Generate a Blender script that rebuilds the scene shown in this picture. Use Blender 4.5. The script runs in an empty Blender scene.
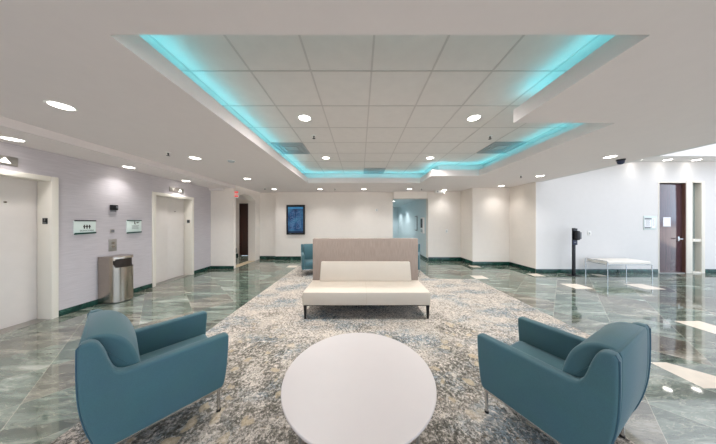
import bpy, bmesh, math, random
from mathutils import Vector, Matrix
random.seed(7)
PI = math.pi
scene = bpy.context.scene
COL = scene.collection

# ------------------------------------------------------------------ materials
class NT:
    def __init__(s, name):
        s.m = bpy.data.materials.new(name); s.m.use_nodes = True
        s.t = s.m.node_tree; s.b = s.t.nodes['Principled BSDF']
    def n(s, kind, **kw):
        nd = s.t.nodes.new(kind)
        for k, v in kw.items():
            if k.startswith('i_'):
                key = k[2:]
                key = int(key) if key.isdigit() else key.replace('_', ' ')
                nd.inputs[key].default_value = v
            else: setattr(nd, k, v)
        return nd
    def l(s, a, b): s.t.links.new(a, b)
    def math(s, op, a, b=None, c=None):
        nd = s.n('ShaderNodeMath', operation=op)
        for i, v in enumerate((a, b, c)):
            if v is None: continue
            if isinstance(v, (int, float)): nd.inputs[i].default_value = v
            else: s.l(v, nd.inputs[i])
        return nd.outputs[0]
    def mix(s, f, a, b, blend='MIX'):
        nd = s.n('ShaderNodeMix', data_type='RGBA', blend_type=blend)
        for key, v in ((0, f), (6, a), (7, b)):
            if isinstance(v, (int, float)): nd.inputs[key].default_value = v
            elif isinstance(v, tuple): nd.inputs[key].default_value = v if len(v) == 4 else (*v, 1)
            else: s.l(v, nd.inputs[key])
        return nd.outputs[2]
    def ramp(s, f, stops):
        nd = s.n('ShaderNodeValToRGB'); e = nd.color_ramp.elements
        while len(e) < len(stops): e.new(0.5)
        for el, (p, c) in zip(e, stops):
            el.position = p; el.color = (*c, 1) if isinstance(c, tuple) else (c, c, c, 1)
        s.l(f, nd.inputs[0]); return nd.outputs[0]
    def noise(s, vec, scale, detail=3, rough=.55, dist=0):
        nd = s.n('ShaderNodeTexNoise', i_Scale=scale, i_Detail=detail, i_Roughness=rough, i_Distortion=dist)
        s.l(vec, nd.inputs['Vector']); return nd

def lin(r, g, b):
    f = lambda c: ((c/255)/12.92 if c/255 <= .04045 else ((c/255+.055)/1.055)**2.4)
    return (f(r), f(g), f(b))

def mat(name, rgb, rough=.5, metal=0, var=.05, scale=8, bump=0, bscale=200, emit=None, estr=0, coat=0, ior=1.45):
    k = NT(name); b = k.b
    tc = k.n('ShaderNodeTexCoord')
    nz = k.noise(tc.outputs['Object'], scale, 3)
    lo = tuple(c*(1-var) for c in rgb); hi = tuple(min(1, c*(1+var)) for c in rgb)
    k.l(k.ramp(nz.outputs['Fac'], [(.3, lo), (.7, hi)]), b.inputs['Base Color'])
    b.inputs['Roughness'].default_value = rough; b.inputs['Metallic'].default_value = metal
    b.inputs['Coat Weight'].default_value = coat; b.inputs['IOR'].default_value = ior
    if bump:
        n2 = k.noise(tc.outputs['Object'], bscale, 2)
        bp = k.n('ShaderNodeBump', i_Strength=bump, i_Distance=.002)
        k.l(n2.outputs['Fac'], bp.inputs['Height']); k.l(bp.outputs['Normal'], b.inputs['Normal'])
    if emit:
        b.inputs['Emission Color'].default_value = (*emit, 1); b.inputs['Emission Strength'].default_value = estr
    return k.m

M = {}
M['ceil'] = mat('ceiling_paint', lin(229, 221, 218), .85, var=.01)
M['tile'] = mat('acoustic_tile', lin(226, 220, 215), .9, var=.02, bump=.3, bscale=150)
M['tbar'] = mat('grid_bar', lin(205, 198, 193), .6, var=.01)
M['cream'] = mat('cream_wall', lin(236, 228, 219), .7, var=.012, bump=.1)
M['white'] = mat('white_wall', lin(220, 218, 216), .6, var=.01, bump=.1)
M['trimw'] = mat('cream_trim', lin(232, 226, 214), .45, var=.01)
M['doorc'] = mat('elevator_door_paint', lin(226, 219, 213), .4, var=.015)
M['teal'] = mat('pale_teal_wall', lin(208, 220, 223), .7, var=.015)
M['steel'] = mat('brushed_steel', lin(176, 166, 154), .22, 1, var=.08, scale=3)
M['chrome'] = mat('chrome', lin(205, 205, 205), .15, 1, var=.01)
M['black'] = mat('black_plastic', lin(16, 16, 19), .4, var=.05)
M['navy'] = mat('navy_plastic', lin(34, 44, 72), .4, var=.05)
M['greyp'] = mat('grey_plastic', lin(120, 122, 128), .35, var=.05)
M['dkgreen'] = mat('dark_green_strip', lin(18, 70, 58), .35, var=.05)
M['signw'] = mat('sign_white', lin(226, 238, 232), .4, var=.01)
M['signg'] = mat('sign_glass', lin(208, 219, 217), .25, var=.02)
M['ink'] = mat('sign_ink', lin(28, 30, 30), .6, var=.02)
M['inkg'] = mat('sign_grey_ink', lin(140, 146, 144), .6, var=.02)
M['paper'] = mat('paper', lin(244, 244, 248), .8, var=.01)
M['red'] = mat('exit_red', lin(226, 70, 66), .5, emit=lin(230, 60, 60), estr=.5)
M['vent'] = mat('vent_metal', lin(168, 176, 178), .5, var=.02)
M['ledgew'] = mat('white_enamel', lin(238, 236, 232), .4, var=.01)
M['tan'] = mat('tan_marble', lin(222, 202, 172), .12, var=.06, scale=12)
M['inlay'] = mat('cream_marble', lin(236, 224, 208), .1, var=.05, scale=10)
M['tabletop'] = mat('laminate_top', lin(215, 207, 204), .45, var=.008)
M['tableedge'] = mat('table_edge', lin(196, 182, 174), .5, var=.02)
M['lens'] = mat('lamp_lens', lin(255, 250, 240), .5, emit=(1, .95, .88), estr=7)
M['led'] = mat('cyan_led', lin(90, 220, 240), .5, emit=(.06, .72, .9), estr=2)
M['lit'] = mat('lit_arrow', lin(255, 250, 240), .5, emit=(1, .97, .9), estr=1.2)
M['dim'] = mat('unlit_arrow', lin(225, 222, 214), .4)
M['leather'] = mat('cream_leather', lin(214, 202, 187), .5, var=.012, scale=5, bump=.15, bscale=300)
M['leather_seam'] = mat('leather_seam', lin(196, 180, 160), .6)
M['glove'] = mat('bench_vinyl', lin(236, 231, 222), .5, var=.01)
M['alum'] = mat('satin_aluminium', lin(176, 172, 166), .35, .8, var=.02)
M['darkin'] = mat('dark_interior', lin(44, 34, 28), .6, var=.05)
M['glassd'] = mat('sidelight_glass', lin(148, 158, 154), .08, var=.03, coat=.5)

def fabric(name, rgb, sc=350, amt=.1):
    k = NT(name); b = k.b; tc = k.n('ShaderNodeTexCoord')
    n1 = k.noise(tc.outputs['Object'], sc, 2, .7); n2 = k.noise(tc.outputs['Object'], 5, 3)
    a = k.ramp(n1.outputs['Fac'], [(.3, tuple(c*(1-amt) for c in rgb)), (.7, tuple(min(1, c*(1+amt)) for c in rgb))])
    c = k.mix(.12, a, n2.outputs['Color'], 'SOFT_LIGHT')
    k.l(c, b.inputs['Base Color']); b.inputs['Roughness'].default_value = .75
    b.inputs['Sheen Weight'].default_value = .25; b.inputs['Sheen Roughness'].default_value = .4
    bp = k.n('ShaderNodeBump', i_Strength=.25, i_Distance=.001)
    k.l(n1.outputs['Fac'], bp.inputs['Height']); k.l(bp.outputs['Normal'], b.inputs['Normal'])
    return k.m
M['teal_fabric'] = fabric('teal_woven_fabric', lin(65, 103, 112))
M['teal_piping'] = fabric('teal_piping', lin(50, 88, 104))

def weave(name, rgb):      # vertical ribbed panel cloth
    k = NT(name); b = k.b; tc = k.n('ShaderNodeTexCoord')
    mp = k.n('ShaderNodeMapping'); mp.inputs['Scale'].default_value = (140, 140, 6)
    k.l(tc.outputs['Object'], mp.inputs[0])
    n1 = k.noise(mp.outputs[0], 1, 3, .6)
    k.l(k.ramp(n1.outputs['Fac'], [(.3, tuple(c*.82 for c in rgb)), (.7, tuple(c*1.14 for c in rgb))]), b.inputs['Base Color'])
    b.inputs['Roughness'].default_value = .85
    return k.m
M['panel_cloth'] = weave('taupe_panel_cloth', lin(160, 143, 131))

def wallpaper():
    k = NT('lilac_wallpaper'); b = k.b; tc = k.n('ShaderNodeTexCoord')
    mp = k.n('ShaderNodeMapping'); mp.inputs['Scale'].default_value = (4, 4, 90)
    k.l(tc.outputs['Object'], mp.inputs[0])
    n1 = k.noise(mp.outputs[0], 1, 4, .6)
    k.l(k.ramp(n1.outputs['Fac'], [(.3, lin(188, 182, 185)), (.7, lin(204, 198, 201))]), b.inputs['Base Color'])
    b.inputs['Roughness'].default_value = .65
    return k.m
M['lilac'] = wallpaper()

def marble_base():
    k = NT('green_marble_skirting'); b = k.b; tc = k.n('ShaderNodeTexCoord')
    n1 = k.noise(tc.outputs['Object'], 6, 6, .65, 1.2)
    k.l(k.ramp(n1.outputs['Fac'], [(.3, lin(12, 36, 32)), (.55, lin(26, 66, 57)), (.72, lin(70, 112, 98))]), b.inputs['Base Color'])
    b.inputs['Roughness'].default_value = .12
    return k.m
M['skirt'] = marble_base()

def floor_mat():
    k = NT('green_marble_floor'); b = k.b; tc = k.n('ShaderNodeTexCoord')
    mp = k.n('ShaderNodeMapping'); mp.inputs['Rotation'].default_value = (0, 0, PI/4)
    mp.inputs['Scale'].default_value = (1/.61, 1/.61, 1)
    mp.inputs['Location'].default_value = (.18, .3, 0)
    k.l(tc.outputs['Object'], mp.inputs[0]); v = mp.outputs[0]
    fl = k.n('ShaderNodeVectorMath', operation='FLOOR'); k.l(v, fl.inputs[0])
    fr = k.n('ShaderNodeVectorMath', operation='FRACTION'); k.l(v, fr.inputs[0])
    wn = k.n('ShaderNodeTexWhiteNoise'); k.l(fl.outputs[0], wn.inputs[0])
    off = k.n('ShaderNodeVectorMath', operation='MULTIPLY_ADD')
    k.l(wn.outputs['Color'], off.inputs[0]); off.inputs[1].default_value = (13, 17, 0); k.l(tc.outputs['Object'], off.inputs[2])
    st = k.n('ShaderNodeMapping'); st.inputs['Scale'].default_value = (.6, 3.4, 1); st.inputs['Rotation'].default_value = (0, 0, -.25)
    k.l(off.outputs[0], st.inputs[0])
    nA = k.noise(st.outputs[0], 1.6, 8, .62, .9)
    green = k.ramp(nA.outputs['Fac'], [(.28, lin(24, 46, 38)), (.45, lin(78, 98, 86)), (.58, lin(128, 142, 130)), (.72, lin(196, 202, 192))])
    brown = k.ramp(nA.outputs['Fac'], [(.28, lin(54, 52, 44)), (.45, lin(96, 92, 80)), (.58, lin(132, 126, 112)), (.72, lin(190, 184, 172))])
    pick = k.ramp(wn.outputs['Value'], [(.5, 0.0), (.9, .85)])
    c = k.mix(pick, green, brown)
    # veins
    nv = k.noise(st.outputs[0], 2.3, 5, .6, 1.6)
    vv = k.math('ABSOLUTE', k.math('SUBTRACT', nv.outputs['Fac'], .5))
    vein = k.ramp(vv, [(0, 1.0), (.012, 0.0)])
    c = k.mix(k.math('MULTIPLY', vein, .4), c, lin(214, 208, 188))
    nv2 = k.noise(st.outputs[0], 4.5, 6, .6, 2.0)
    v2 = k.ramp(k.math('ABSOLUTE', k.math('SUBTRACT', nv2.outputs['Fac'], .47)), [(0, 1.0), (.02, 0.0)])
    c = k.mix(k.math('MULTIPLY', v2, .45), c, lin(48, 66, 58))
    # joints
    sx = k.n('ShaderNodeSeparateXYZ'); k.l(fr.outputs[0], sx.inputs[0])
    j = k.math('MINIMUM', k.math('PINGPONG', sx.outputs[0], .5), k.math('PINGPONG', sx.outputs[1], .5))
    joint = k.math('LESS_THAN', j, .0035)
    c = k.mix(k.math('MULTIPLY', joint, .5), c, lin(206, 200, 182))
    k.l(c, b.inputs['Base Color'])
    b.inputs['Roughness'].default_value = .045; b.inputs['IOR'].default_value = 3.1
    wv = k.noise(tc.outputs['Object'], 1.1, 2)
    bp = k.n('ShaderNodeBump', i_Strength=.05, i_Distance=.01); k.l(wv.outputs['Fac'], bp.inputs['Height'])
    k.l(bp.outputs['Normal'], b.inputs['Normal'])
    return k.m
M['floor'] = floor_mat()

def rug_mat():
    k = NT('vintage_floral_carpet'); b = k.b; tc = k.n('ShaderNodeTexCoord'); o = tc.outputs['Object']
    # warp
    nw = k.noise(o, 3.0, 3); wv = k.n('ShaderNodeVectorMath', operation='MULTIPLY_ADD')
    k.l(nw.outputs['Color'], wv.inputs[0]); wv.inputs[1].default_value = (.22, .22, 0); k.l(o, wv.inputs[2])
    w = wv.outputs[0]
    st = k.n('ShaderNodeMapping'); st.inputs['Scale'].default_value = (.7, 1.3, 1); k.l(w, st.inputs[0])
    big = k.noise(st.outputs[0], 1.6, 5, .6)          # blue patches
    base = k.ramp(big.outputs['Fac'], [(.38, lin(216, 205, 192)), (.5, lin(204, 195, 184)), (.58, lin(156, 165, 168)), (.7, lin(124, 142, 152))])
    # swirling leafy lines
    vo = k.n('ShaderNodeTexVoronoi', feature='DISTANCE_TO_EDGE', i_Scale=7.0); 
    nw2 = k.noise(o, 9.0, 3); w2 = k.n('ShaderNodeVectorMath', operation='MULTIPLY_ADD')
    k.l(nw2.outputs['Color'], w2.inputs[0]); w2.inputs[1].default_value = (.11, .11, 0); k.l(w, w2.inputs[2])
    k.l(w2.outputs[0], vo.inputs['Vector'])
    line = k.ramp(vo.outputs['Distance'], [(.0, 1.0), (.05, .8), (.09, 0.0)])
    gate = k.ramp(k.noise(o, 2.6, 3).outputs['Fac'], [(.42, 0.0), (.56, 1.0)])
    c = k.mix(k.math('MULTIPLY', k.math('MULTIPLY', line, gate), .6), base, lin(228, 218, 202))
    # fine abrasion speckle and scrolling dark lines
    nl = k.noise(w2.outputs[0], 13, 4, .65, .8)
    sl = k.ramp(k.math('ABSOLUTE', k.math('SUBTRACT', nl.outputs['Fac'], .5)), [(0, 1.0), (.018, .9), (.032, 0.0)])
    gl = k.ramp(k.noise(o, 2.2, 4).outputs['Fac'], [(.36, .15), (.6, .95)])
    c = k.mix(k.math('MULTIPLY', sl, gl), c, lin(98, 96, 90))
    s1 = k.ramp(k.noise(o, 56, 4, .75).outputs['Fac'], [(.5, 0.0), (.56, 1.0)])
    g1 = k.ramp(k.noise(o, 3.4, 4).outputs['Fac'], [(.36, .45), (.6, .95)])
    c = k.mix(k.math('MULTIPLY', s1, g1), c, lin(92, 90, 86))
    s2 = k.ramp(k.noise(o, 44, 4, .7, .6).outputs['Fac'], [(.53, 0.0), (.6, 1.0)])
    c = k.mix(k.math('MULTIPLY', s2, .85), c, lin(236, 226, 214))
    s3 = k.ramp(k.noise(o, 22, 3, .7, 1.).outputs['Fac'], [(.6, 0.0), (.68, 1.0)])
    c = k.mix(k.math('MULTIPLY', s3, .45), c, lin(150, 128, 98))
    # flower heads, ringed
    vf = k.n('ShaderNodeTexVoronoi', feature='F1', i_Scale=6.5); k.l(w2.outputs[0], vf.inputs['Vector'])
    d = vf.outputs['Distance']
    sy = k.n('ShaderNodeSeparateXYZ'); k.l(o, sy.inputs[0])
    band = k.ramp(k.math('ADD', k.math('MULTIPLY', sy.outputs[1], -.16), k.noise(o, 1.1, 2).outputs['Fac']), [(.06, 0.0), (.2, .88)])
    fgate = band
    dark = k.ramp(d, [(.26, 0.0), (.32, 1.0), (.6, 1.0), (.75, 0.0)])
    spk0 = k.ramp(k.noise(o, 34, 3, .7).outputs['Fac'], [(.42, 0.0), (.56, 1.0)])
    c = k.mix(k.math('MULTIPLY', k.math('MULTIPLY', dark, fgate), k.math('MULTIPLY', spk0, .85)), c, lin(78, 76, 66))
    petal = k.ramp(d, [(.0, lin(150, 122, 88)), (.07, lin(184, 160, 126)), (.14, lin(210, 194, 166)), (.22, lin(186, 168, 138))])
    pg = k.ramp(d, [(.24, 1.0), (.31, 0.0)])
    c = k.mix(k.math('MULTIPLY', k.math('MULTIPLY', pg, fgate), .85), c, petal)
    c = k.mix(1.0, c, (.95, .94, .94), 'MULTIPLY')
    k.l(c, b.inputs['Base Color']); b.inputs['Roughness'].default_value = .95
    b.inputs['Specular IOR Level'].default_value = .1
    bp = k.n('ShaderNodeBump', i_Strength=.4, i_Distance=.004); k.l(k.noise(o, 260, 2).outputs['Fac'], bp.inputs['Height'])
    k.l(bp.outputs['Normal'], b.inputs['Normal'])
    return k.m
M['rug'] = rug_mat()

def wood(name, a, c_, rough, ior=1.5):
    k = NT(name); b = k.b; tc = k.n('ShaderNodeTexCoord')
    mp = k.n('ShaderNodeMapping'); mp.inputs['Scale'].default_value = (14, 14, .8); k.l(tc.outputs['Object'], mp.inputs[0])
    n1 = k.noise(mp.outputs[0], 1.5, 5, .6, .5)
    k.l(k.ramp(n1.outputs['Fac'], [(.3, a), (.7, c_)]), b.inputs['Base Color']); b.inputs['Roughness'].default_value = rough
    b.inputs['IOR'].default_value = ior; b.inputs['Coat Weight'].default_value = .5; b.inputs['Coat Roughness'].default_value = .1
    return k.m
M['wood'] = wood('plum_brown_wood', lin(74, 52, 58), lin(98, 72, 78), .14, 1.8)
M['woodj'] = wood('brown_jamb_wood', lin(84, 54, 42), lin(112, 76, 60), .4)
M['wooddk'] = wood('dark_wood', lin(44, 22, 16), lin(70, 36, 26), .4)

def screen_mat():
    k = NT('directory_screen'); b = k.b; tc = k.n('ShaderNodeTexCoord')
    sx = k.n('ShaderNodeSeparateXYZ'); k.l(tc.outputs['Generated'], sx.inputs[0])
    x, z = sx.outputs[0], sx.outputs[2]
    n1 = k.noise(tc.outputs['Object'], 3.5, 2)
    c = k.ramp(n1.outputs['Fac'], [(.35, lin(26, 50, 86)), (.5, lin(40, 80, 120)), (.7, lin(58, 110, 140))])
    # rows of text in two columns (light dashes)
    row = k.math('LESS_THAN', k.math('FRACT', k.math('MULTIPLY', z, 26)), .42)
    mp = k.n('ShaderNodeMapping'); mp.inputs['Scale'].default_value = (26, 1, 26); k.l(tc.outputs['Generated'], mp.inputs[0])
    fl = k.n('ShaderNodeVectorMath', operation='FLOOR'); k.l(mp.outputs[0], fl.inputs[0])
    wn = k.n('ShaderNodeTexWhiteNoise'); k.l(fl.outputs[0], wn.inputs[0])
    on = k.math('GREATER_THAN', wn.outputs['Value'], .45)
    col = k.math('LESS_THAN', k.math('ABSOLUTE', k.math('SUBTRACT', k.math('ABSOLUTE', k.math('SUBTRACT', x, .5)), .2)), .15)
    body = k.math('MULTIPLY', k.math('GREATER_THAN', z, .14), k.math('LESS_THAN', z, .86))
    f = k.math('MULTIPLY', k.math('MULTIPLY', row, on), k.math('MULTIPLY', col, body))
    c = k.mix(k.math('MULTIPLY', f, .5), c, lin(112, 134, 170))
    head = k.math('GREATER_THAN', z, .92)
    c = k.mix(k.math('MULTIPLY', head, .8), c, lin(60, 130, 180))
    foot = k.math('LESS_THAN', z, .07)
    c = k.mix(k.math('MULTIPLY', foot, .75), c, lin(20, 30, 50))
    k.l(c, b.inputs['Base Color']); k.l(c, b.inputs['Emission Color']); b.inputs['Emission Strength'].default_value = .22
    b.inputs['Roughness'].default_value = .15
    return k.m
M['screen'] = screen_mat()

# ------------------------------------------------------------------ geometry helpers
def new(): return bmesh.new()
def box(bm, x0, x1, y0, y1, z0, z1, bev=0, seg=2):
    r = bmesh.ops.create_cube(bm, size=1); vs = r['verts']
    bmesh.ops.scale(bm, vec=(x1-x0, y1-y0, z1-z0), verts=vs)
    bmesh.ops.translate(bm, vec=((x0+x1)/2, (y0+y1)/2, (z0+z1)/2), verts=vs)
    if bev:
        es = list({e for v in vs for e in v.link_edges})
        bmesh.ops.bevel(bm, geom=es, offset=bev, segments=seg, profile=.5, affect='EDGES')
    return bm
def prism(bm, pts, axis, a0, a1, bev=0, seg=2):
    """closed 2-D outline swept along an axis; pts are the other two coordinates in xyz order"""
    def P(u, v, a):
        return {'x': (a, u, v), 'y': (u, a, v), 'z': (u, v, a)}[axis]
    lo = [bm.verts.new(P(u, v, a0)) for u, v in pts]; hi = [bm.verts.new(P(u, v, a1)) for u, v in pts]
    n = len(pts)
    fs = [bm.faces.new(lo), bm.faces.new(hi)]
    for i in range(n): bm.faces.new((lo[i], lo[(i+1) % n], hi[(i+1) % n], hi[i]))
    bmesh.ops.recalc_face_normals(bm, faces=bm.faces[:])
    if bev:
        es = [e for f in fs for e in f.edges]
        bmesh.ops.bevel(bm, geom=es, offset=bev, segments=seg, profile=.5, affect='EDGES')
    return bm
def cyl(bm, x, y, z0, z1, r0, r1=None, n=24, axis='z'):
    r1 = r0 if r1 is None else r1
    r = bmesh.ops.create_cone(bm, cap_ends=True, segments=n, radius1=r0, radius2=r1, depth=1)
    vs = r['verts']
    bmesh.ops.scale(bm, vec=(1, 1, z1-z0), verts=vs); bmesh.ops.translate(bm, vec=(0, 0, (z0+z1)/2), verts=vs)
    if axis == 'x': bmesh.ops.rotate(bm, cent=(0, 0, 0), matrix=Matrix.Rotation(PI/2, 3, 'Y'), verts=vs)
    if axis == 'y': bmesh.ops.rotate(bm, cent=(0, 0, 0), matrix=Matrix.Rotation(-PI/2, 3, 'X'), verts=vs)
    if axis == 'z': bmesh.ops.translate(bm, vec=(x, y, 0), verts=vs)
    return vs, bm
def tube(bm, pts, r, n=10):
    pts = [Vector(p) for p in pts]; rings = []
    for i, p in enumerate(pts):
        if i == 0: d = pts[1]-p
        elif i == len(pts)-1: d = p-pts[i-1]
        else: d = (pts[i+1]-p).normalized() + (p-pts[i-1]).normalized()
        d.normalize(); up = Vector((0, 0, 1)) if abs(d.z) < .9 else Vector((0, 1, 0))
        a = d.cross(up).normalized(); b = a.cross(d)
        rings.append([bm.verts.new(p + r*(math.cos(2*PI*k/n)*a + math.sin(2*PI*k/n)*b)) for k in range(n)])
    for i in range(len(rings)-1):
        for k in range(n):
            bm.faces.new((rings[i][k], rings[i][(k+1) % n], rings[i+1][(k+1) % n], rings[i+1][k]))
    bm.faces.new(rings[0][::-1]); bm.faces.new(rings[-1])
    return bm
def lathe(bm, prof, x=0, y=0, n=32):
    rings = [[bm.verts.new((x+r*math.cos(2*PI*k/n), y+r*math.sin(2*PI*k/n), z)) for k in range(n)] for r, z in prof]
    for i in range(len(rings)-1):
        for k in range(n): bm.faces.new((rings[i][k], rings[i][(k+1) % n], rings[i+1][(k+1) % n], rings[i+1][k]))
    bm.faces.new(rings[0][::-1]); bm.faces.new(rings[-1])
    return bm
def smooth(pts, sub=5, closed=False):
    n = len(pts); out = []
    rng = range(n) if closed else range(n-1)
    g = (lambda i: pts[i % n]) if closed else (lambda i: pts[max(0, min(n-1, i))])
    for i in rng:
        p0, p1, p2, p3 = g(i-1), g(i), g(i+1), g(i+2)
        for s in range(sub):
            t = s/sub
            out.append(tuple(.5*((2*p1[k]) + (-p0[k]+p2[k])*t + (2*p0[k]-5*p1[k]+4*p2[k]-p3[k])*t*t + (-p0[k]+3*p1[k]-3*p2[k]+p3[k])*t**3) for k in range(2)))
    if not closed: out.append(pts[-1])
    return out

def obj(name, bm, m, parent=None, loc=(0, 0, 0), angle=35):
    bmesh.ops.recalc_face_normals(bm, faces=bm.faces[:])
    me = bpy.data.meshes.new(name); bm.to_mesh(me); bm.free()
    me.shade_smooth(); me.set_sharp_from_angle(angle=math.radians(angle))
    me.materials.append(M[m])
    o = bpy.data.objects.new(name, me); COL.objects.link(o); o.location = loc
    if parent: o.parent = parent
    return o
def tag(o, label, cat, group=None):
    o['label'] = label; o['category'] = cat
    if group: o['group'] = group
    return o
def thing(name, label, cat, loc=(0, 0, 0), rz=0, group=None):
    o = bpy.data.objects.new(name, None); COL.objects.link(o)
    o.location = loc; o.rotation_euler = (0, 0, rz); o.empty_display_size = .1
    return tag(o, label, cat, group)
def struct(name, bm, m, parent=None):
    o = obj(name, bm, m, parent)
    if not parent: o['kind'] = 'structure'
    return o
def sempty(name, loc):
    o = bpy.data.objects.new(name, None); COL.objects.link(o); o.location = loc; o['kind'] = 'structure'; return o
def dup(root, loc, rz, label, group=None):
    def cp(o, par):
        c = o.copy(); COL.objects.link(c)
        if par: c.parent = par
        for ch in list(o.children): cp(ch, c)
        return c
    r = cp(root, None); r.location = loc; r.rotation_euler = (0, 0, rz); r['label'] = label
    if group: r['group'] = group
    return r
def text(name, body, size, m, parent, mtx, depth=.0006):
    cu = bpy.data.curves.new(name, 'FONT'); cu.body = body; cu.size = size
    cu.align_x = 'CENTER'; cu.align_y = 'CENTER'; cu.extrude = depth
    t = bpy.data.objects.new(name, cu); COL.objects.link(t)
    dg = bpy.context.evaluated_depsgraph_get(); me = bpy.data.meshes.new_from_object(t.evaluated_get(dg))
    bpy.data.objects.remove(t); bpy.data.curves.remove(cu)
    me.materials.clear(); me.materials.append(M[m])
    me.transform(mtx)
    o = bpy.data.objects.new(name, me); COL.objects.link(o); o.parent = parent
    return o
# text frames: facing +x (left wall), facing -y (walls opposite the camera)
FX = Matrix(((0, 0, 1, 0), (1, 0, 0, 0), (0, 1, 0, 0), (0, 0, 0, 1)))
FY = Matrix(((1, 0, 0, 0), (0, 0, -1, 0), (0, 1, 0, 0), (0, 0, 0, 1)))
FD = lambda x, y, z: Matrix.Translation((x, y, z))

# ------------------------------------------------------------------ key dimensions
XL, XP, XS = -4.78, -4.05, -4.0        # elevator wall, pier/opening line, soffit face
XR = 5.25                              # edge of the low ceiling, start of the atrium
ZC, ZS, ZT = 2.68, 2.575, 3.023        # main ceiling, elevator soffit, tile ceiling
YB, YT, YA = -3.2, 8.05, 7.8           # rear limit, directory wall, alcove wall
YW = 5.95                              # white wall
HOLE = [(-1.58, 1.83, 1.28, 2.42), (-1.58, 3.04, 2.42, 5.18), (-1.58, 1.83, 5.18, 6.13)]

# ------------------------------------------------------------------ floor and carpet
b = new(); box(b, -7.2, 14, YB, 16, -.12, 0); struct('floor', b, 'floor')
b = new()
prism(b, [(-2.09, -1.2), (1.85, -1.2), (1.85, 2.46), (3.03, 2.46), (3.03, 5.32), (1.85, 5.32), (1.85, 6.9), (-2.09, 6.9)], 'z', 0, .008)
tag(obj('carpet', b, 'rug'), 'large cream and grey-blue floral carpet under the seating in the middle of the floor', 'carpet')
b = new()
for (x, y, s) in [(3.24, 5.53, .17), (3.87, 6.85, .15), (4.98, 5.75, .16), (5.06, 4.75, .2), (6.6, 4.72, .22), (-2.28, 6.85, .16),
                  (6.75, 5.72, .12), (4.95, 2.9, .19)]:
    box(b, x-s, x+s, y-s*.92, y+s*.92, -.01, .0012)
prism(b, [(3.1, 2.17), (3.27, 2.17), (3.6, 1.83), (3.1, 1.83)], 'z', -.01, .0012)
struct('trim_1', b, 'inlay')
b = new(); box(b, -4.33, -4.05, 6.6, 7.86, -.01, .0015); struct('trim_2', b, 'tan')

# ------------------------------------------------------------------ left (elevator) wall
EL = [(2.05, 3.205), (4.662, 5.817)]
b = new(); x0 = XL-.3
box(b, x0, XL, YB, EL[0][0]+.03, 0, ZC+.1)
box(b, x0, XL, EL[0][1]-.03, EL[1][0]+.03, 0, ZC+.1)
box(b, x0, XL, EL[1][1]-.03, 6.5, 0, ZC+.1)
for y0, y1 in EL: box(b, x0, XL, y0+.03, y1-.03, 2.17, ZC+.1)
struct('wall_left', b, 'lilac')
b = new()
for y0, y1 in [(YB, EL[0][0]), (EL[0][1], EL[1][0]), (EL[1][1], 6.5)]: box(b, XL, XL+.014, y0, y1, 0, .095, .003)
box(b, XL, XP+.012, 6.486, 6.5, 0, .095, .003)
struct('baseboard_left', b, 'skirt')

def elevator(n, y0, y1, loc):
    r = sempty('door_%d' % n, (XL, (y0+y1)/2, 0)); w = (y1-y0)/2
    f = new(); t = .075; D = -.2
    for s in (-1, 1):
        ya, yb = (w-t, w) if s > 0 else (-w, -w+t)
        box(f, D, .025, ya, yb, 0, 2.2, .004)
    box(f, D, .025, -w+t, w-t, 2.13, 2.2, .004)
    obj('door_frame', f, 'trimw', r)
    for s in (-1, 1):
        p = new(); box(p, D-.04, D+.012 if s < 0 else D-.006, 0 if s > 0 else -w+.02, w-.02 if s > 0 else 0.0, .008, 2.14, .004); obj('door_panel', p, 'doorc', r)
    p = new(); box(p, D-.05, .0, -w+t, w-t, -.01, .006); obj('sill', p, 'alum', r)
    # floor number plate on the far jamb
    p = new(); box(p, -.11, -.035, w-t-.006, w-t, 1.47, 1.56, .002); pl = obj('floor_plate', p, 'black', r)
    text('floor_number', '1', .06, 'inkg', pl, Matrix.Translation((-.072, w-t-.0065, 1.53)) @ FY)
    p = new(); box(p, -.10, -.045, w-t-.0075, w-t-.006, 1.482, 1.492); obj('braille', p, 'inkg', pl)
    p = new(); cyl(p, 0, 0, D-.03, D+.009, .012, axis='x', n=16); bmesh.ops.translate(p, vec=(0, .22, 1.78), verts=p.verts[:]); obj('key_hole', p, 'steel', r)
    return r
elevator(1, *EL[0], 0); elevator(2, *EL[1], 0)

def lantern(y, label):
    r = thing('elevator_lantern', label, 'elevator light', (XL, y, 2.33), 0, 'elevator lanterns')
    p = new(); box(p, 0, .014, -.2, .2, -.06, .06, .003); obj('plate', p, 'alum', r)
    for yy, s, m in ((.09, 1, 'lit'), (-.12, -1, 'dim')):
        p = new(); prism(p, [(yy-.05, -.035*s), (yy+.05, -.035*s), (yy, .04*s)], 'x', .012, .024, .002); obj('arrow', p, m, r)
lantern(2.63, 'steel arrow lantern above the nearer elevator, cut by the left photo edge')
lantern(5.29, 'steel arrow lantern above the farther elevator, between the door frame and the soffit')

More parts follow.
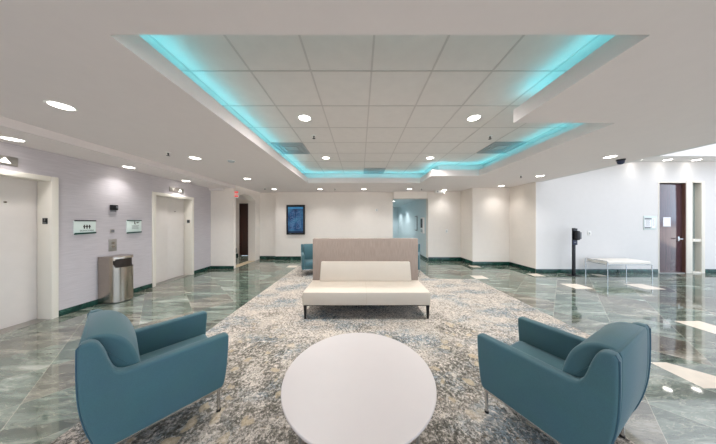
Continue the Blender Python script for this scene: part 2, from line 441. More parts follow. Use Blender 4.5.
def wall_sign(y0, y1, z0, z1, label, icon):
    yc, zc = (y0+y1)/2, (z0+z1)/2; w, h = (y1-y0)/2, (z1-z0)/2
    r = thing('wall_sign', label, 'sign', (XL, yc, zc), 0, 'elevator wall signs')
    p = new(); box(p, 0, .012, -w, w, -h, h, .002); obj('panel', p, 'signw', r)
    p = new(); box(p, 0, .02, -w+.005, w, h-.012, h+.006, .003); obj('top_rail', p, 'ink' if icon == 'people' else 'dkgreen', r)
    p = new(); prism(p, [(-w+.005, -h-.012), (w, -h-.002), (w, -h+.022), (-w+.005, -h+.016)], 'x', 0, .024, .003); obj('bottom_rail', p, 'dkgreen', r)
    ic = new()
    if icon == 'people':
        for k in (-1, 0, 1):
            y = .02+k*.034
            cyl_v, _ = cyl(ic, 0, 0, .011, .0135, .0095, axis='x', n=14); bmesh.ops.translate(ic, vec=(0, y, .03), verts=cyl_v)
            box(ic, .011, .0135, y-.014, y+.014, -.002, .019)
            box(ic, .011, .0135, y-.007, y+.007, -.03, 0)
    else:
        box(ic, .011, .0135, -.002, .012, h-.075, h-.02); box(ic, .011, .0135, -.002, .03, h-.082, h-.068)
        cv, _ = cyl(ic, 0, 0, .011, .0135, .012, axis='x', n=14); bmesh.ops.translate(ic, vec=(0, .062, h-.05), verts=cv)
        box(ic, .011, .0135, .035, .085, h-.056, h-.046)
    obj('pictogram', ic, 'ink', r)
    if icon == 'people':
        text('lettering', 'ELEVATORS', .034, 'ink', r, Matrix.Translation((.0125, .02, -.062)) @ FX)
    else:
        ln = new()
        for k in range(5): box(ln, .0115, .013, -.05+.004*(k % 2), .09-.01*(k % 3), h-.112-k*.017, h-.104-k*.017)
        obj('fine_print', ln, 'inkg', r)
wall_sign(3.385, 3.665, 1.30, 1.525, 'white sign with three black figures and green rails, nearer the left photo edge', 'people')
wall_sign(4.15, 4.43, 1.275, 1.535, 'smaller white sign with grey fine print beside the farther elevator frame', 'print')

p = thing('wall_camera', 'small black box on the lilac wall above the call button', 'wall device', (XL, 3.93, 1.78))
q = new(); box(q, 0, .04, -.055, .055, -.05, .05, .008); obj('housing', q, 'black', p)
q = new(); box(q, .035, .043, .015, .045, -.015, .03, .003); obj('window', q, 'greyp', p)
q = new(); box(q, 0, .01, -.045, .045, -.08, -.05, .002); obj('bracket', q, 'greyp', p)
p = thing('elevator_call_button', 'small round steel call button under the black wall box', 'button', (XL, 3.915, 1.325))
q = new(); box(q, 0, .008, -.034, .034, -.036, .036, .003); obj('plate', q, 'alum', p)
q = new(); cyl(q, 0, 0, .006, .018, .024, axis='x', n=20); obj('button', q, 'greyp', p)
p = thing('call_panel', 'upright steel call panel with two small buttons directly above the trash can', 'panel', (XL, 3.92, 1.055))
q = new(); box(q, 0, .01, -.062, .062, -.115, .115, .003); obj('plate', q, 'alum', p)
for zz in (.04, -.03):
    q = new(); cyl(q, 0, 0, .008, .018, .022, axis='x', n=20); bmesh.ops.translate(q, vec=(0, 0, zz), verts=q.verts[:]); obj('button', q, 'steel', p)

# ------------------------------------------------------------------ trash can
def trash_can():
    r = thing('trash_can', 'half-round brushed steel trash can standing against the lilac wall', 'trash can', (XL+.016, 3.88, 0))
    a, d, H = .19, .34, .86
    N = 48
    def pl(t, s=1.0):                      # t 0..1 around the D from near wall to far wall
        th = -PI/2 + PI*t; c, sn = math.cos(th), math.sin(th)
        e = 2/2.7
        return (d*s*abs(c)**e, a*s*math.copysign(abs(sn)**e, sn))
    zs = [.015, .2, .4, .6, .655, .68, .71, .755, .785, .812, H-.01, H]
    def slot(i, j):
        t = (i+.5)/N; z0 = (zs[j]+zs[j+1])/2
        if not (.655 < z0 < .812): return False
        edge = .2 + {4: .05, 5: .02, 6: 0, 7: .015, 8: .045}.get(j, 0)
        return edge < t < .96
    bm = new(); g = [[bm.verts.new((*pl(i/N, .985 if j == len(zs)-1 else 1), z)) for j, z in enumerate(zs)] for i in range(N+1)]
    for i in range(N):
        for j in range(len(zs)-1):
            if not slot(i, j): bm.faces.new((g[i][j], g[i+1][j], g[i+1][j+1], g[i][j+1]))
    bm.faces.new([g[i][-1] for i in range(N+1)])
    obj('body', bm, 'steel', r)
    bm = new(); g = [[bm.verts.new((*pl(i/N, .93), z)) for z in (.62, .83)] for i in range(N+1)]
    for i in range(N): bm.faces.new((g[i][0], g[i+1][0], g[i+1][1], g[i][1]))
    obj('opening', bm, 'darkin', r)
    bm = new(); pts = [pl(i/N, .96) for i in range(N+1)]; prism(bm, pts, 'z', 0, .02); obj('plinth', bm, 'black', r)
trash_can()

# ------------------------------------------------------------------ pier, arched opening, vestibule
b = new(); box(b, XL-.3, XP, 6.5, 6.62, 0, ZC+.1); struct('wall_pier', b, 'cream')
arch = [(6.62, 0), (6.62, 2.3)] + [(6.62+1.24*t, 2.3+.17*math.sin(PI*t)) for t in [i/14 for i in range(1, 14)]] + [(7.86, 2.3), (7.86, 0), (8.35, 0), (8.35, ZC+.1), (6.5, ZC+.1), (6.5, 0)]
b = new()
box(b, XP-.28, XP, 7.86, 8.5, 0, ZC+.1)
n = 16
for i in range(n):                       # arched head over the opening
    t0, t1 = i/n, (i+1)/n
    prism(b, [(6.62+1.24*t0, 2.32+.16*math.sin(PI*t0)), (6.62+1.24*t1, 2.32+.16*math.sin(PI*t1)), (6.62+1.24*t1, ZC+.1), (6.62+1.24*t0, ZC+.1)], 'x', XP-.28, XP)
struct('wall_arch', b, 'cream')
b = new()
box(b, -6.7, -5.34, 9.0, 9.15, 0, 2.6); box(b, -4.4, XP, 9.0, 9.15, 0, 2.6); box(b, -5.34, -4.4, 9.0, 9.15, 2.32, 2.6)
box(b, -6.8, -6.65, 6.3, 9.1, 0, 2.6); box(b, -6.7, XL-.29, 6.5, 6.62, 0, 2.6)
struct('wall_vestibule', b, 'cream')
b = new(); box(b, -6.8, XP-.28, 6.4, 9.15, 2.5, 2.62); struct('ceiling_vestibule', b, 'ceil')
r = sempty('door_4', (-4.87, 9.0, 0))
b = new(); box(b, -.44, .44, .03, .075, .01, 2.29, .003); obj('door_leaf', b, 'wooddk', r)
b = new(); box(b, -.475, -.44, -.01, .12, 0, 2.32); box(b, .44, .475, -.01, .12, 0, 2.32); box(b, -.44, .44, -.01, .12, 2.29, 2.32); obj('door_frame', b, 'wooddk', r)
b = new(); box(b, .13, .19, .012, .03, 1.55, 1.65, .002); obj('notice', b, 'paper', r)
b = new(); tube(b, [(.36, .03, 1.0), (.36, -.03, 1.0), (.26, -.03, 1.0)], .01); obj('door_handle', b, 'steel', r)
b = new(); box(b, -5.66, -5.46, 8.93, 8.995, .14, .34, .01); tag(obj('wall_box', b, 'black'), 'small black box low on the cream wall inside the arched opening', 'box')
b = new(); box(b, XP-.28, -3.34, 8.2, 8.35, 0, ZC+.1); struct('wall_recess', b, 'cream')
b = new(); box(b, XP, -3.36, 8.186, 8.2, 0, .13, .003); box(b, -5.4, -6.6, 8.986, 9, 0, .1); struct('baseboard_recess', b, 'skirt')

# exit sign by the arch
r = thing('exit_sign', 'red lettered exit sign hanging at the top of the arched opening', 'exit sign', (-4.0, 6.56, 2.4))
b = new(); box(b, -.07, .07, .0, .03, -.1, .1, .004); obj('housing', b, 'ledgew', r)
text('lettering', 'EXIT', .055, 'red', r, Matrix.Translation((0, -.001, .0)) @ FY)
for za in (.045, -.085):
    b = new(); box(b, -.065, .065, -.004, 0, za, za+.04); obj('red_band', b, 'red', r)
b = new(); cyl(b, 0, .015, .1, .28, .008, n=12); obj('stem', b, 'ledgew', r)

# ------------------------------------------------------------------ rear walls
b = new(); box(b, -3.36, 1.3, YT, YT+.3, 0, ZC+.1); struct('wall_back', b, 'cream')
b = new(); box(b, -3.36, 1.3, YT-.014, YT, 0, .14, .003); struct('baseboard_back', b, 'skirt')
b = new(); box(b, 1.3, 2.62, YT-.2, YT+.1, 2.41, ZC+.1); struct('wall_header', b, 'cream')
b = new(); box(b, 2.62, 4.03, YA, YA+.25, 0, ZC+.1); box(b, 3.88, 4.03, 7.15, YA, 0, ZC+.1); box(b, 3.88, 5.4, 7.0, 7.15, 0, ZC+.1)
box(b, 5.165, 5.4, YW+.3, 7.0, 0, ZC+.1); box(b, 5.15, 5.165, YW, 7.0, 0, ZC+.1)
struct('wall_alcove', b, 'cream')
b = new(); box(b, 2.62, 3.88, YA-.014, YA, 0, .15, .003); box(b, 3.866, 3.88, 6.986, YA-.014, 0, .15, .003); box(b, 3.88, 5.15, 6.986, 7.0, 0, .13, .003)
box(b, 5.136, 5.15, YW, 6.986, 0, .13, .003); struct('baseboard_alcove', b, 'skirt')
# corridor
b = new(); box(b, 2.62, 2.8, YA+.25, 14.2, 0, 2.6); box(b, 1.1, 1.3, YT+.3, 14.2, 0, 2.6); box(b, 1.1, 2.8, 14, 14.2, 0, 2.6); struct('wall_corridor', b, 'teal')
b = new(); box(b, 1.1, 2.8, YT+.1, 14.2, 2.52, 2.62)
struct('ceiling_corridor', b, 'teal')
b = new(); box(b, 2.606, 2.62, YA+.02, 14, 0, .1); box(b, 1.3, 1.314, YT+.3, 14, 0, .1); struct('baseboard_corridor', b, 'skirt')

# ------------------------------------------------------------------ white wall, door, sidelight, atrium
DX0, DX1, DZ = 8.77, 9.55, 2.645
SX0, SX1 = 9.745, 9.985
b = new()
box(b, 5.165, DX0, YW, YW+.3, 0, 5.6); box(b, SX1, 14, YW, YW+.3, 0, 5.6); box(b, DX0, SX1, YW, YW+.3, DZ, 5.6)
struct('wall_right', b, 'white')
b = new(); box(b, 5.15, DX0-.05, YW-.014, YW, 0, .12, .003); box(b, SX1+.12, 14, YW-.014, YW, 0, .12, .003); struct('baseboard_right', b, 'skirt')
b = new(); box(b, XR+.1, 14, 5.45, YW, 3.27, 5.6); struct('ceiling_atrium_soffit', b, 'white')
b = new(); box(b, XR, 6.2, YB, 6.2, 5.5, 5.65); box(b, 13, 14, YB, 6.2, 5.5, 5.65); box(b, 6.2, 13, YB, -2.2, 5.5, 5.65); box(b, 6.2, 13, 5.4, 6.2, 5.5, 5.65); struct('ceiling_atrium', b, 'white')  # unseen ceiling ring, its gap shaped to pour more daylight into the atrium
b = new(); box(b, XR, XR+.12, YB, YW+.05, ZC+.004, 5.6); struct('wall_atrium', b, 'white')
b = new(); box(b, XR+.12, 14, YB-.15, YB, 3.0, 5.6); struct('wall_daylight_block', b, 'white')  # unseen header behind the camera, added to hold daylight off the white wall
r = sempty('door_3', ((DX0+DX1)/2, YW, 0)); w = (DX1-DX0)/2
b = new(); box(b, -w, w-.02, .06, .105, .01, DZ, .002); obj('door_leaf', b, 'wood', r)
b = new(); box(b, w-.02, w, -.005, .2, 0, DZ); obj('wood_jamb', b, 'woodj', r)
b = new(); box(b, -w-.03, -w, -.006, .2, 0, DZ+.03, .002); box(b, -w, w, -.006, .2, DZ, DZ+.03, .002); box(b, w, w+.18, -.012, .2, 0, DZ+.05, .003); obj('door_frame', b, 'trimw', r)
b = new(); tube(b, [(w-.1, .06, 1.0), (w-.1, -.0, 1.0), (w-.24, -.0, 1.0)], .014); box(b, w-.14, w-.06, .052, .06, .93, 1.07, .004); obj('door_handle', b, 'chrome', r)
b = new(); box(b, -w+.2, -w+.42, .054, .06, 1.37, 1.64); pp = obj('notice', b, 'paper', r)
b = new(); box(b, -w, w, .0, .14, 0, .012); obj('threshold', b, 'alum', r)
r = sempty('window_1', ((SX0+SX1)/2, YW, 0)); w = (SX1-SX0)/2
b = new(); box(b, -w, w, .1, .12, .02, DZ); obj('pane', b, 'glassd', r)
b = new(); box(b, w, w+.1, -.02, .2, 0, DZ+.05, .003); box(b, -w, w, -.02, .2, DZ, DZ+.05, .003); box(b, -w, w, -.01, .16, .92, 1.0, .003); box(b, -w, w, -.01, .16, 0, .04); obj('window_frame', b, 'trimw', r)

# directory-type sign left of the wood door
r = thing('door_sign', 'pale glass room sign with two dark bands left of the wood door', 'sign', (8.49, YW, 1.475))
b = new(); box(b, -.19, .19, -.012, 0, -.205, .205, .002); obj('panel', b, 'signg', r)
for xb, za in ((.03, .1), (0, -.16)):
    b = new(); box(b, -.16, xb, -.017, -.011, za, za+.04); obj('dark_band', b, 'greyp', r)
b = new(); box(b, -.16, .03, -.014, -.011, -.115, .095); obj('text_card', b, 'paper', r)
b = new(); box(b, .05, .15, -.014, -.011, -.15, .135); obj('insert', b, 'paper', r)
b = new()
for k in range(8): box(b, -.14, .0-.012*(k % 3), -.0152, -.0138, .07-k*.022, .077-k*.022)
for k in range(6): box(b, .065, .13-.01*(k % 2), -.0152, -.0138, .1-k*.035, .108-k*.035)
obj('fine_print', b, 'inkg', r)

def small_plate(name, label, cat, x, y, z, w, h, facing='y'):
    r = thing(name, label, cat, (x, y, z))
    b = new(); box(b, -w/2, w/2, -.008, 0, -h/2, h/2, .002); obj('plate', b, 'ledgew', r)
    b = new(); box(b, -w*.14, w*.14, -.014, -.007, -h*.2, h*.2, .001); obj('toggle', b, 'vent', r)
small_plate('light_switch', 'small white switch plate on the cream alcove wall behind the sofa', 'switch', 3.33, YA, 1.15, .085, .13)
small_plate('wall_plate', 'small white blank plate on the white wall above the bench end', 'wall plate', 6.72, YW, 1.17, .1, .13)
r = thing('wall_sensor', 'tiny white sensor high on the cream wall right of the screen', 'sensor', (.66, YT, 1.97))
b = new(); box(b, -.05, .05, -.03, 0, -.05, .05, .008); obj('case', b, 'ledgew', r)
b = new(); cyl(b, 0, 0, -.034, -.028, .02, axis='y', n=16); obj('lens', b, 'vent', r)

# ------------------------------------------------------------------ wall screen
r = thing('wall_screen', 'black framed portrait directory screen glowing blue on the cream back wall', 'screen', (-2.56, YT, 1.59))
r.location.x = -2.535
b = new(); box(b, -.36, .36, -.07, 0, -.585, .585, .008); obj('bezel', b, 'black', r)
b = new(); box(b, -.295, .295, -.074, -.068, -.51, .5); obj('display', b, 'screen', r)
b = new(); box(b, -.25, -.17, -.0725, -.07, -.55, -.535); obj('badge', b, 'greyp', r)

# ------------------------------------------------------------------ ceilings
def slab(bm, x0, x1, y0, y1, z0, z1, grow=0):
    g = grow
    ys = [(y0, HOLE[0][2]-g, None), (HOLE[0][2]-g, HOLE[1][2]-g, 0), (HOLE[1][2]-g, HOLE[1][3]+g, 1), (HOLE[1][3]+g, HOLE[2][3]+g, 2), (HOLE[2][3]+g, y1, None)]
    for ya, yb, h in ys:
        if h is None: box(bm, x0, x1, ya, yb, z0, z1)
        else:
            box(bm, x0, HOLE[h][0]-g, ya, yb, z0, z1); box(bm, HOLE[h][1]+g, x1, ya, yb, z0, z1)
b = new(); slab(b, XS, XR, YB, 8.35, ZC, 2.835); struct('ceiling', b, 'ceil')
b = new(); slab(b, XS, XR, YB, 8.35, 2.835, ZT, .28); struct('ceiling_upper', b, 'ceil')
b = new(); box(b, XL-.3, XS, YB, 6.5, ZS, 3.0); struct('ceiling_soffit', b, 'ceil')
b = new(); box(b, -2.2, 3.6, .7, 6.8, ZT, ZT+.05); struct('ceiling_tiles', b, 'tile')
b = new()
for k in range(-4, 7):
    x = .116+.61*k; box(b, x-.009, x+.009, .75, 6.75, ZT-.004, ZT+.01)
for k in range(-2, 9):
    y = 2.047+.61*k; box(b, -2.15, 3.55, y-.009, y+.009, ZT-.004, ZT+.01)
struct('trim_3', b, 'tbar')

# cyan LED strip lying on the cove ledge, one run around the opening
b = new(); o = .09; z0, z1 = 2.836, 2.846
P = [(-1.58-o, 1.28-o), (1.83+o, 1.28-o), (1.83+o, 2.42-o), (3.04+o, 2.42-o), (3.04+o, 5.18+o), (1.83+o, 5.18+o), (1.83+o, 6.13+o), (-1.58-o, 6.13+o)]
def area(name, loc, rot, sx, sy, power, color, spread=PI):
    l = bpy.data.lights.new(name, 'AREA'); l.shape = 'RECTANGLE'; l.size = sx; l.size_y = sy; l.energy = power; l.color = color; l.spread = spread
    ob = bpy.data.objects.new(name, l); COL.objects.link(ob); ob.location = loc; ob.rotation_euler = rot; return ob
CY = (.2, .8, .93)
for i in range(8):
    (xa, ya), (xb, yb) = P[i], P[(i+1) % 8]
    box(b, min(xa, xb)-.012, max(xa, xb)+.012, min(ya, yb)-.012, max(ya, yb)+.012, z0, z1)
    L = math.hypot(xb-xa, yb-ya)
    hor = abs(yb-ya) < 1e-6
    area('cove_lamp', ((xa+xb)/2, (ya+yb)/2, z1+.004), (PI, 0, 0), L if hor else .03, .03 if hor else L, 0.46*L, CY)
tag(obj('light_strip', b, 'led'), 'cyan light strip glowing behind the lip of the raised ceiling', 'light strip')

# ceiling diffusers in the tile grid
def diffuser(x, y, label):
    r = thing('air_diffuser', label, 'air vent', (x, y, ZT), 0, 'air diffusers in the tile ceiling')
    b = new(); box(b, -.295, .295, -.295, .295, -.006, -.002); obj('backing', b, 'vent', r)
    b = new()
    for s in (.29, .21, .13):
        for a in (0, 1):
            for sg in (-1, 1):
                if a: box(b, -s, s, sg*s-.014, sg*s+.014, -.022, -.005)
                else: box(b, sg*s-.014, sg*s+.014, -s, s, -.022, -.005)
    obj('louvre', b, 'vent', r)
diffuser(-1.41, 4.19, 'square grey air vent at the left edge of the tile ceiling')
diffuser(.42, 6.02, 'square grey air vent at the far end of the tile ceiling')
diffuser(2.86, 4.15, 'square grey air vent at the right edge of the tile ceiling')

# recessed downlights
def make_downlight():
    r = thing('downlight', '', 'downlight', (0, 0, 0), 0, '')
    b = new(); lathe(b, [(.1, .004), (.1, -.004), (.088, -.008), (.08, -.004), (.08, .004)], n=36); obj('trim_ring', b, 'ledgew', r)
    b = new(); lathe(b, [(.081, .003), (.078, -.004), (.05, -.0065), (.01, -.007)], n=32); obj('lens', b, 'lens', r)
    return r
DL0 = make_downlight(); first = [True]
WARM = (1, .98, .972); COOL = (1, .97, .95)
def downlight(x, y, z, label, group, watts, color=WARM, ang=125):
    if first[0]:
        r = DL0; first[0] = False; r.location = (x, y, z); r['label'] = label; r['group'] = group
    else: r = dup(DL0, (x, y, z), 0, label, group)
    l = bpy.data.lights.new('downlight_lamp', 'SPOT'); l.energy = watts; l.color = color; l.spot_size = math.radians(ang); l.spot_blend = 1; l.shadow_soft_size = .08
    ob = bpy.data.objects.new('downlight_lamp', l); COL.objects.link(ob); ob.location = (x, y, z-.02)
W1, W2, W3 = 64, 26, 130
g = 'downlights in the elevator soffit'
downlight(-4.5, 2.63, ZS, 'downlight in the elevator soffit over the nearer elevator, at the left photo edge', g, W2)
downlight(-4.52, 3.97, ZS, 'downlight in the elevator soffit above the steel trash can', g, W2)
downlight(-4.54, 5.3, ZS, 'downlight in the elevator soffit over the farther elevator', g, W2)
g = 'downlights in the main ceiling'
downlight(-3.03, 2.06, ZC, 'largest downlight, in the plain grey ceiling at the upper left', g, W1)
downlight(-3.04, 3.74, ZC, 'second downlight from the front in the left ceiling row, near a sprinkler', g, W1)
downlight(-3.07, 5.53, ZC, 'third downlight from the front in the left ceiling row, before the arch', g, W1)
downlight(-3.08, 7.28, ZC, 'downlight in the far left ceiling corner, left of the wall screen', g, 46)
downlight(-1.43, 7.27, ZC, 'downlight at the back wall, just right of the wall screen', g, 46)
downlight(.14, 7.27, ZC, 'downlight at the middle of the back wall, above the sofa panel centre', g, 46)
downlight(1.77, 7.27, ZC, 'downlight at the back wall in front of the teal corridor', g, 46)
downlight(3.12, 7.5, ZC, 'downlight beside the white ceiling emergency light over the alcove wall', g, 30)
downlight(4.61, 6.62, ZC, 'downlight inside the cream alcove, washing its rear wall', g, 26)
downlight(4.61, 5.2, ZC, 'downlight in the right ceiling beside the corner where the white wall begins', g, W1)
downlight(4.52, 3.67, ZC, 'downlight in the right ceiling next to the black dome camera', g, W1)
g = 'downlights in the tile ceiling'
downlight(-.81, 2.97, ZT, 'front left downlight in the tile ceiling', g, W3, ang=170)
downlight(-.81, 4.82, ZT, 'rear left downlight in the tile ceiling', g, W3, ang=170)
downlight(1.665, 2.97, ZT, 'front right downlight in the tile ceiling', g, W3, ang=170)
downlight(1.665, 4.82, ZT, 'rear right downlight in the tile ceiling', g, W3, ang=170)
g = 'downlights in the high atrium soffit'
for x, lab in [(7.94, 'leftmost downlight in the high soffit, seen just past the low ceiling edge'),
               (8.76, 'middle downlight in the high soffit, above the glass room sign'),
               (9.58, 'downlight in the high soffit right above the wood door')]:
    downlight(x, 5.78, 3.27, lab, g, 5, COOL)
downlight(-4.6, 8.2, 2.5, 'downlight seen through the arched opening, above the dark wood door', 'vestibule downlight', 50)
downlight(1.62, 9.9, 2.52, 'downlight in the teal corridor ceiling', 'corridor downlight', 50, (.93, .98, 1))
for y in (11.2, 13):
    l = bpy.data.lights.new('corridor_lamp', 'SPOT'); l.energy = 55; l.color = (.93, .98, 1); l.spot_size = 2.2; l.spot_blend = .7; l.shadow_soft_size = .08
    ob = bpy.data.objects.new('corridor_lamp', l); COL.objects.link(ob); ob.location = (1.95, y, 2.48)

# sprinklers
def make_sprinkler():
    r = thing('sprinkler', '', 'sprinkler', (0, 0, 0), 0, 'ceiling sprinklers')
    b = new(); lathe(b, [(.04, .012), (.04, -.003), (.036, -.006), (.018, -.012)], n=24); obj('escutcheon', b, 'ledgew', r)
    b = new(); lathe(b, [(.012, -.006), (.012, -.03), (.007, -.04), (.007, -.055)], n=12); obj('nozzle', b, 'black', r)
    b = new(); lathe(b, [(.025, -.054), (.027, -.057), (.01, -.06)], n=16); obj('deflector', b, 'black', r)
    return r
sp0 = None
for x, y, z, lab in [(-.81, 3.57, ZT, 'dark sprinkler head in the tile ceiling, behind the front left downlight'),
                     (2.3, 3.59, ZT, 'dark sprinkler head in the tile ceiling near the right air vent'),
                     (-3.25, 3.44, ZC, 'sprinkler head in the left plain ceiling beside the second downlight'),
                     (-3.3, 7.05, ZC, 'sprinkler head in the far left corner of the ceiling beside a downlight'),
                     (-.88, 7.13, ZC, 'sprinkler head in the far ceiling between the screen and the sofa'),
                     (2.17, 7.15, ZC, 'sprinkler head in the far ceiling in front of the teal corridor'),
                     (4.09, 5.16, ZC, 'sprinkler head in the right ceiling over the alcove')]:
    if sp0 is None: sp0 = make_sprinkler(); sp0.location = (x, y, z); sp0['label'] = lab
    else: dup(sp0, (x, y, z), 0, lab)
r = thing('smoke_detector', 'small round grey smoke detector in the plain ceiling left of the cove', 'smoke detector', (-2.48, 3.91, ZC))
b = new(); lathe(b, [(.06, .002), (.06, -.012), (.045, -.03), (.02, -.036)], n=28); obj('body', b, 'vent', r)
b = new(); lathe(b, [(.075, .002), (.074, -.006), (.058, -.009)], n=28); obj('mount_plate', b, 'ledgew', r)
r = thing('dome_camera', 'black dome security camera hanging under the right ceiling edge', 'security camera', (4.92, 3.83, ZC))
b = new(); lathe(b, [(.06, .012), (.06, -.02), (.05, -.03)], n=28); obj('base', b, 'black', r)
b = new(); lathe(b, [(.048, -.028), (.05, -.05), (.042, -.075), (.025, -.09), (.006, -.095)], n=28); obj('dome', b, 'navy', r)
r = thing('emergency_light', 'white emergency light box under the ceiling over the alcove wall', 'emergency light', (2.98, 7.6, ZC))
b = new(); box(b, -.18, .18, -.06, .06, -.1, .0, .015); obj('housing', b, 'ledgew', r)
for s in (-1, 1):
    b = new(); cyl(b, 0, 0, -.075, -.055, .03, axis='y', n=20); bmesh.ops.translate(b, vec=(s*.1, 0, -.05), verts=b.verts[:]); obj('lamp_head', b, 'vent', r)

# ------------------------------------------------------------------ armchairs
def make_chair(label):
    r = thing('armchair', label, 'armchair', (0, 0, 0), 0, 'teal lounge armchairs')
    rear = smooth([(-.28, .185), (-.303, .24), (-.33, .34), (-.35, .46), (-.358, .58), (-.36, .70), (-.359, .80)], 5)
    topS = smooth([(-.348, .822), (-.315, .822), (-.288, .80), (-.265, .74), (-.247, .67), (-.228, .622), (-.2, .597), (-.15, .59), (.0, .59)], 5)
    front = smooth([(.338, .59), (.358, .578), (.361, .54), (.354, .4), (.343, .29), (.328, .21), (.31, .185)], 4)
    prof = rear + topS + front
    for s in (-1, 1):
        b = new(); prism(b, prof, 'y', *sorted((s*.275, s*.35)), .016, 3)
        obj('arm', b, 'teal_fabric', r)
        b = new()                                  # welt along the rear edge
        tube(b, [(x-.001, s*.335, z) for x, z in rear[2:]] + [(-.345, s*.335, .822)], .005, 8)
        obj('piping', b, 'teal_piping', r)
    b = new()                                      # outer back between the arms
    inner = [(x+.055, z) for x, z in reversed(rear)]
    prism(b, rear + [(-.352, .82), (-.315, .82)] + inner, 'y', -.276, .276, .004); obj('outer_back', b, 'teal_fabric', r)
    b = new()
    cp = smooth([(-.348, .79), (-.342, .818), (-.31, .828), (-.26, .82), (-.21, .786), (-.17, .733), (-.14, .655), (-.12, .56), (-.112, .46), (-.112, .39), (-.125, .37)], 4) + [(-.27, .37), (-.31, .6)]
    prism(b, cp, 'y', -.272, .272, .022, 3); obj('back_cushion', b, 'teal_fabric', r)
    b = new(); box(b, -.25, .345, -.272, .272, .26, .392, .03, 3); obj('seat_cushion', b, 'teal_fabric', r)
    b = new(); box(b, -.27, .318, -.276, .276, .187, .27, .012); obj('seat_base', b, 'teal_fabric', r)
    b = new()
    for s in (-1, 1): box(b, -.27, .312, s*.325-.011, s*.325+.011, .165, .187, .003)
    for x in (-.26, .301): box(b, x-.011, x+.011, -.325, .325, .165, .187, .003)
    obj('base_rail', b, 'chrome', r)
    for x, y in ((.295, .325), (.295, -.325), (-.25, .325), (-.25, -.325)):
        b = new(); cyl(b, x, y, .012, .17, .011, n=16); lg = obj('leg', b, 'chrome', r)
        b = new(); cyl(b, x, y, 0, .014, .015, n=16); obj('foot_glide', b, 'black', lg)
    return r
ch = make_chair('teal armchair at front left, its back toward the elevators')
ch.location = (-1.556, 1.588, .008); ch.rotation_euler.z = math.radians(50)
dup(ch, (1.418, 1.482, .008), math.radians(117.6), 'teal armchair at front right, its back toward the white wall')
dup(ch, (-1.35, 5.93, .008), math.radians(-72), 'teal armchair behind the sofa, at its left end below the screen')
dup(ch, (1.39, 5.95, .008), math.radians(-108), 'teal armchair behind the sofa, only a sliver showing at its right end')

# ------------------------------------------------------------------ sofa
r = thing('sofa', 'cream armless sofa with tall taupe back panel facing the round table', 'sofa', (.1, 3.1, .008))
b = new(); box(b, -.98, .98, 0, .67, .217, .417, .014, 3); st = obj('seat', b, 'leather', r)
b = new(); box(b, -.0015, .0015, -.0008, .002, .23, .405); box(b, -.0015, .0015, .012, .57, .41, .4176); obj('seam', b, 'leather_seam', st)
b = new(); box(b, -.98, .98, .672, .77, .06, 1.185, .012, 2); obj('back_panel', b, 'panel_cloth', r)
b = new()
def wedge(bm, x0, x1, tx0, tx1):
    lo = [(x0, .575), (x1, .575), (x1, .67), (x0, .67)]; hi = [(tx0, .6), (tx1, .6), (tx1, .67), (tx0, .67)]
    v0 = [bm.verts.new((x, y, .415)) for x, y in lo]; v1 = [bm.verts.new((x, y, .765)) for x, y in hi]
    bm.faces.new(v0[::-1]); bm.faces.new(v1)
    for i in range(4): bm.faces.new((v0[i], v0[(i+1) % 4], v1[(i+1) % 4], v1[i]))
    bmesh.ops.bevel(bm, geom=bm.edges[:], offset=.016, segments=3, profile=.5, affect='EDGES')
wedge(b, -.835, .835, -.812, .812); obj('back_cushion', b, 'leather', r)
b = new(); box(b, -.93, .93, .04, .66, .195, .217, .003); obj('under_frame', b, 'black', r)
for x, y in ((-.945, .035), (.945, .035), (-.945, .63), (.945, .63)):
    b = new(); vs, _ = cyl(b, 0, 0, 0, .215, .017, .031, n=4); bmesh.ops.rotate(b, cent=(0, 0, 0), matrix=Matrix.Rotation(PI/4, 3, 'Z'), verts=vs); bmesh.ops.translate(b, vec=(x, y, 0), verts=vs)
    obj('leg', b, 'black', r)

# ------------------------------------------------------------------ round table
r = thing('coffee_table', 'large round white-topped coffee table on the carpet between the armchairs', 'table', (-.008, 1.487, .008))
b = new(); lathe(b, [(.518, .374), (.53, .378), (.533, .384), (.533, .389), (.53, .392)], n=96); obj('tabletop', b, 'tabletop', r)
b = new(); lathe(b, [(.503, .362), (.519, .366), (.53, .374), (.53, .38)], n=96); obj('edge_band', b, 'tableedge', r)
for a in (45, 135, 225, 315):
    x, y = .372*math.copysign(1, math.cos(math.radians(a))), .21*math.copysign(1, math.sin(math.radians(a)))
    b = new(); cyl(b, x, y, 0, .366, .011, n=16); obj('leg', b, 'alum', r)
b = new(); box(b, -.4, .4, -.22, .22, .342, .362, .003); obj('top_support', b, 'alum', r)

# ------------------------------------------------------------------ hand sanitiser stand, bench
r = thing('sanitizer_stand', 'slim black hand sanitizer stand before the white wall, left of the bench', 'sanitizer stand', (5.98, 5.68, 0))
b = new(); box(b, -.14, .14, -.1, .1, 0, .012, .004); obj('base_plate', b, 'black', r)
b = new(); box(b, -.035, .035, -.02, .02, .01, 1.33, .004); obj('pole', b, 'black', r)
b = new(); box(b, -.07, .07, -.035, -.015, .86, 1.32, .006); obj('back_plate', b, 'black', r)
b = new(); box(b, -.045, .06, -.13, -.035, 1.0, 1.26, .03, 4); d = obj('dispenser', b, 'black', r)
b = new(); vs, _ = cyl(b, .0, .0, 1.03, 1.22, .042, n=24); bmesh.ops.translate(b, vec=(.085, -.07, 0), verts=vs); obj('bottle', b, 'greyp', d)
b = new(); box(b, -.062, .062, -.04, -.034, .875, .985, .003); obj('label_plate', b, 'navy', r)
b = new(); box(b, -.03, .03, -.043, -.039, .92, .945); obj('label_mark', b, 'greyp', r)

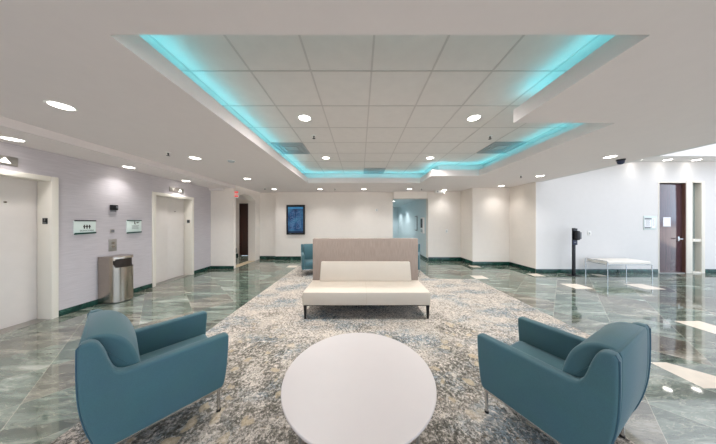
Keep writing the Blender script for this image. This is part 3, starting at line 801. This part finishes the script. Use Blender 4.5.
r = thing('bench', 'low white upholstered bench with chrome tube frame by the white wall', 'bench', (6.5, 5.33, 0))
L, D = 1.17, .52
b = new(); box(b, .03, L-.005, .015, D-.015, .385, .46, .02, 3); obj('seat_pad', b, 'glove', r)
b = new(); tube(b, [(0, 0, .375), (L, 0, .375)], .009); tube(b, [(0, D, .375), (L, D, .375)], .009)
tube(b, [(0, 0, .375), (0, D, .375)], .009); tube(b, [(L, 0, .375), (L, D, .375)], .009)
obj('frame', b, 'chrome', r)
for x, t in ((0, 'end'), (L, 'end')):
    b = new(); tube(b, [(x, 0, .44), (x, 0, .455), (x, .012, .465), (x, D-.012, .465), (x, D, .455), (x, D, .44)], .009) if x == 0 else tube(b, [(x, 0, .376), (x, D, .376)], .008)
    obj('end_rail', b, 'chrome', r)
for x in (0, L):
    for y in (0, D):
        b = new(); tube(b, [(x, y, 0), (x, y, .45 if x == 0 else .375)], .011); obj('leg', b, 'chrome', r)

# ------------------------------------------------------------------ things on the corridor wall
r = thing('wall_poster', 'narrow dark framed notice on the teal corridor wall', 'notice', (2.62, 9.45, 1.44))
b = new(); box(b, -.025, 0, -.2, .2, -.34, .34, .004); obj('frame', b, 'greyp', r)
b = new(); box(b, -.028, -.024, -.16, .16, -.3, .3); obj('sheet', b, 'teal', r)
r = thing('wall_cabinet', 'black and white wall cabinet on the teal corridor wall near its mouth', 'cabinet', (2.62, 8.4, 1.36))
b = new(); box(b, -.07, 0, -.16, .16, -.33, .33, .01); obj('body', b, 'ledgew', r)
b = new(); box(b, -.085, -.068, -.12, .12, -.1, .28, .006); obj('window', b, 'black', r)
b = new(); box(b, -.08, -.068, -.12, .12, -.29, -.16, .004); obj('lower_panel', b, 'vent', r)

# ------------------------------------------------------------------ daylight and camera
w = bpy.data.worlds.new('World'); scene.world = w; w.use_nodes = True
nt = w.node_tree; bg = nt.nodes['Background']
tc = nt.nodes.new('ShaderNodeTexCoord'); sx = nt.nodes.new('ShaderNodeSeparateXYZ'); rp = nt.nodes.new('ShaderNodeValToRGB')
mr = nt.nodes.new('ShaderNodeMapRange'); mr.inputs[1].default_value = -.3; mr.inputs[2].default_value = .7
nt.links.new(tc.outputs['Generated'], sx.inputs[0]); nt.links.new(sx.outputs[2], mr.inputs[0]); nt.links.new(mr.outputs[0], rp.inputs[0])
e = rp.color_ramp.elements
while len(e) < 6: e.new(.5)
for el, (p_, c_) in zip(e, [(0, (.80, .76, .76)), (.288, (.80, .77, .78)), (.3, (.36, .38, .46)), (.318, (.40, .46, .58)), (.34, (.62, .80, 1.0)), (1, (.94, .95, 1.0))]):
    el.position = p_; el.color = (*c_, 1)
nt.links.new(rp.outputs[0], bg.inputs[0]); bg.inputs[1].default_value = 1.75

cam = bpy.data.cameras.new('Camera'); co = bpy.data.objects.new('Camera', cam); COL.objects.link(co)
co.location = (0, 0, 1.5); co.rotation_euler = (PI/2, 0, 0); cam.shift_x = -2/716
cam.sensor_width = 36; cam.sensor_fit = 'HORIZONTAL'; cam.lens = 203/716*36; cam.clip_start = .02
scene.camera = co
scene.view_settings.view_transform = 'Standard'; scene.view_settings.look = 'None'
scene.view_settings.gamma = 1; scene.view_settings.use_curve_mapping = False
scene.view_settings.exposure = 0.57
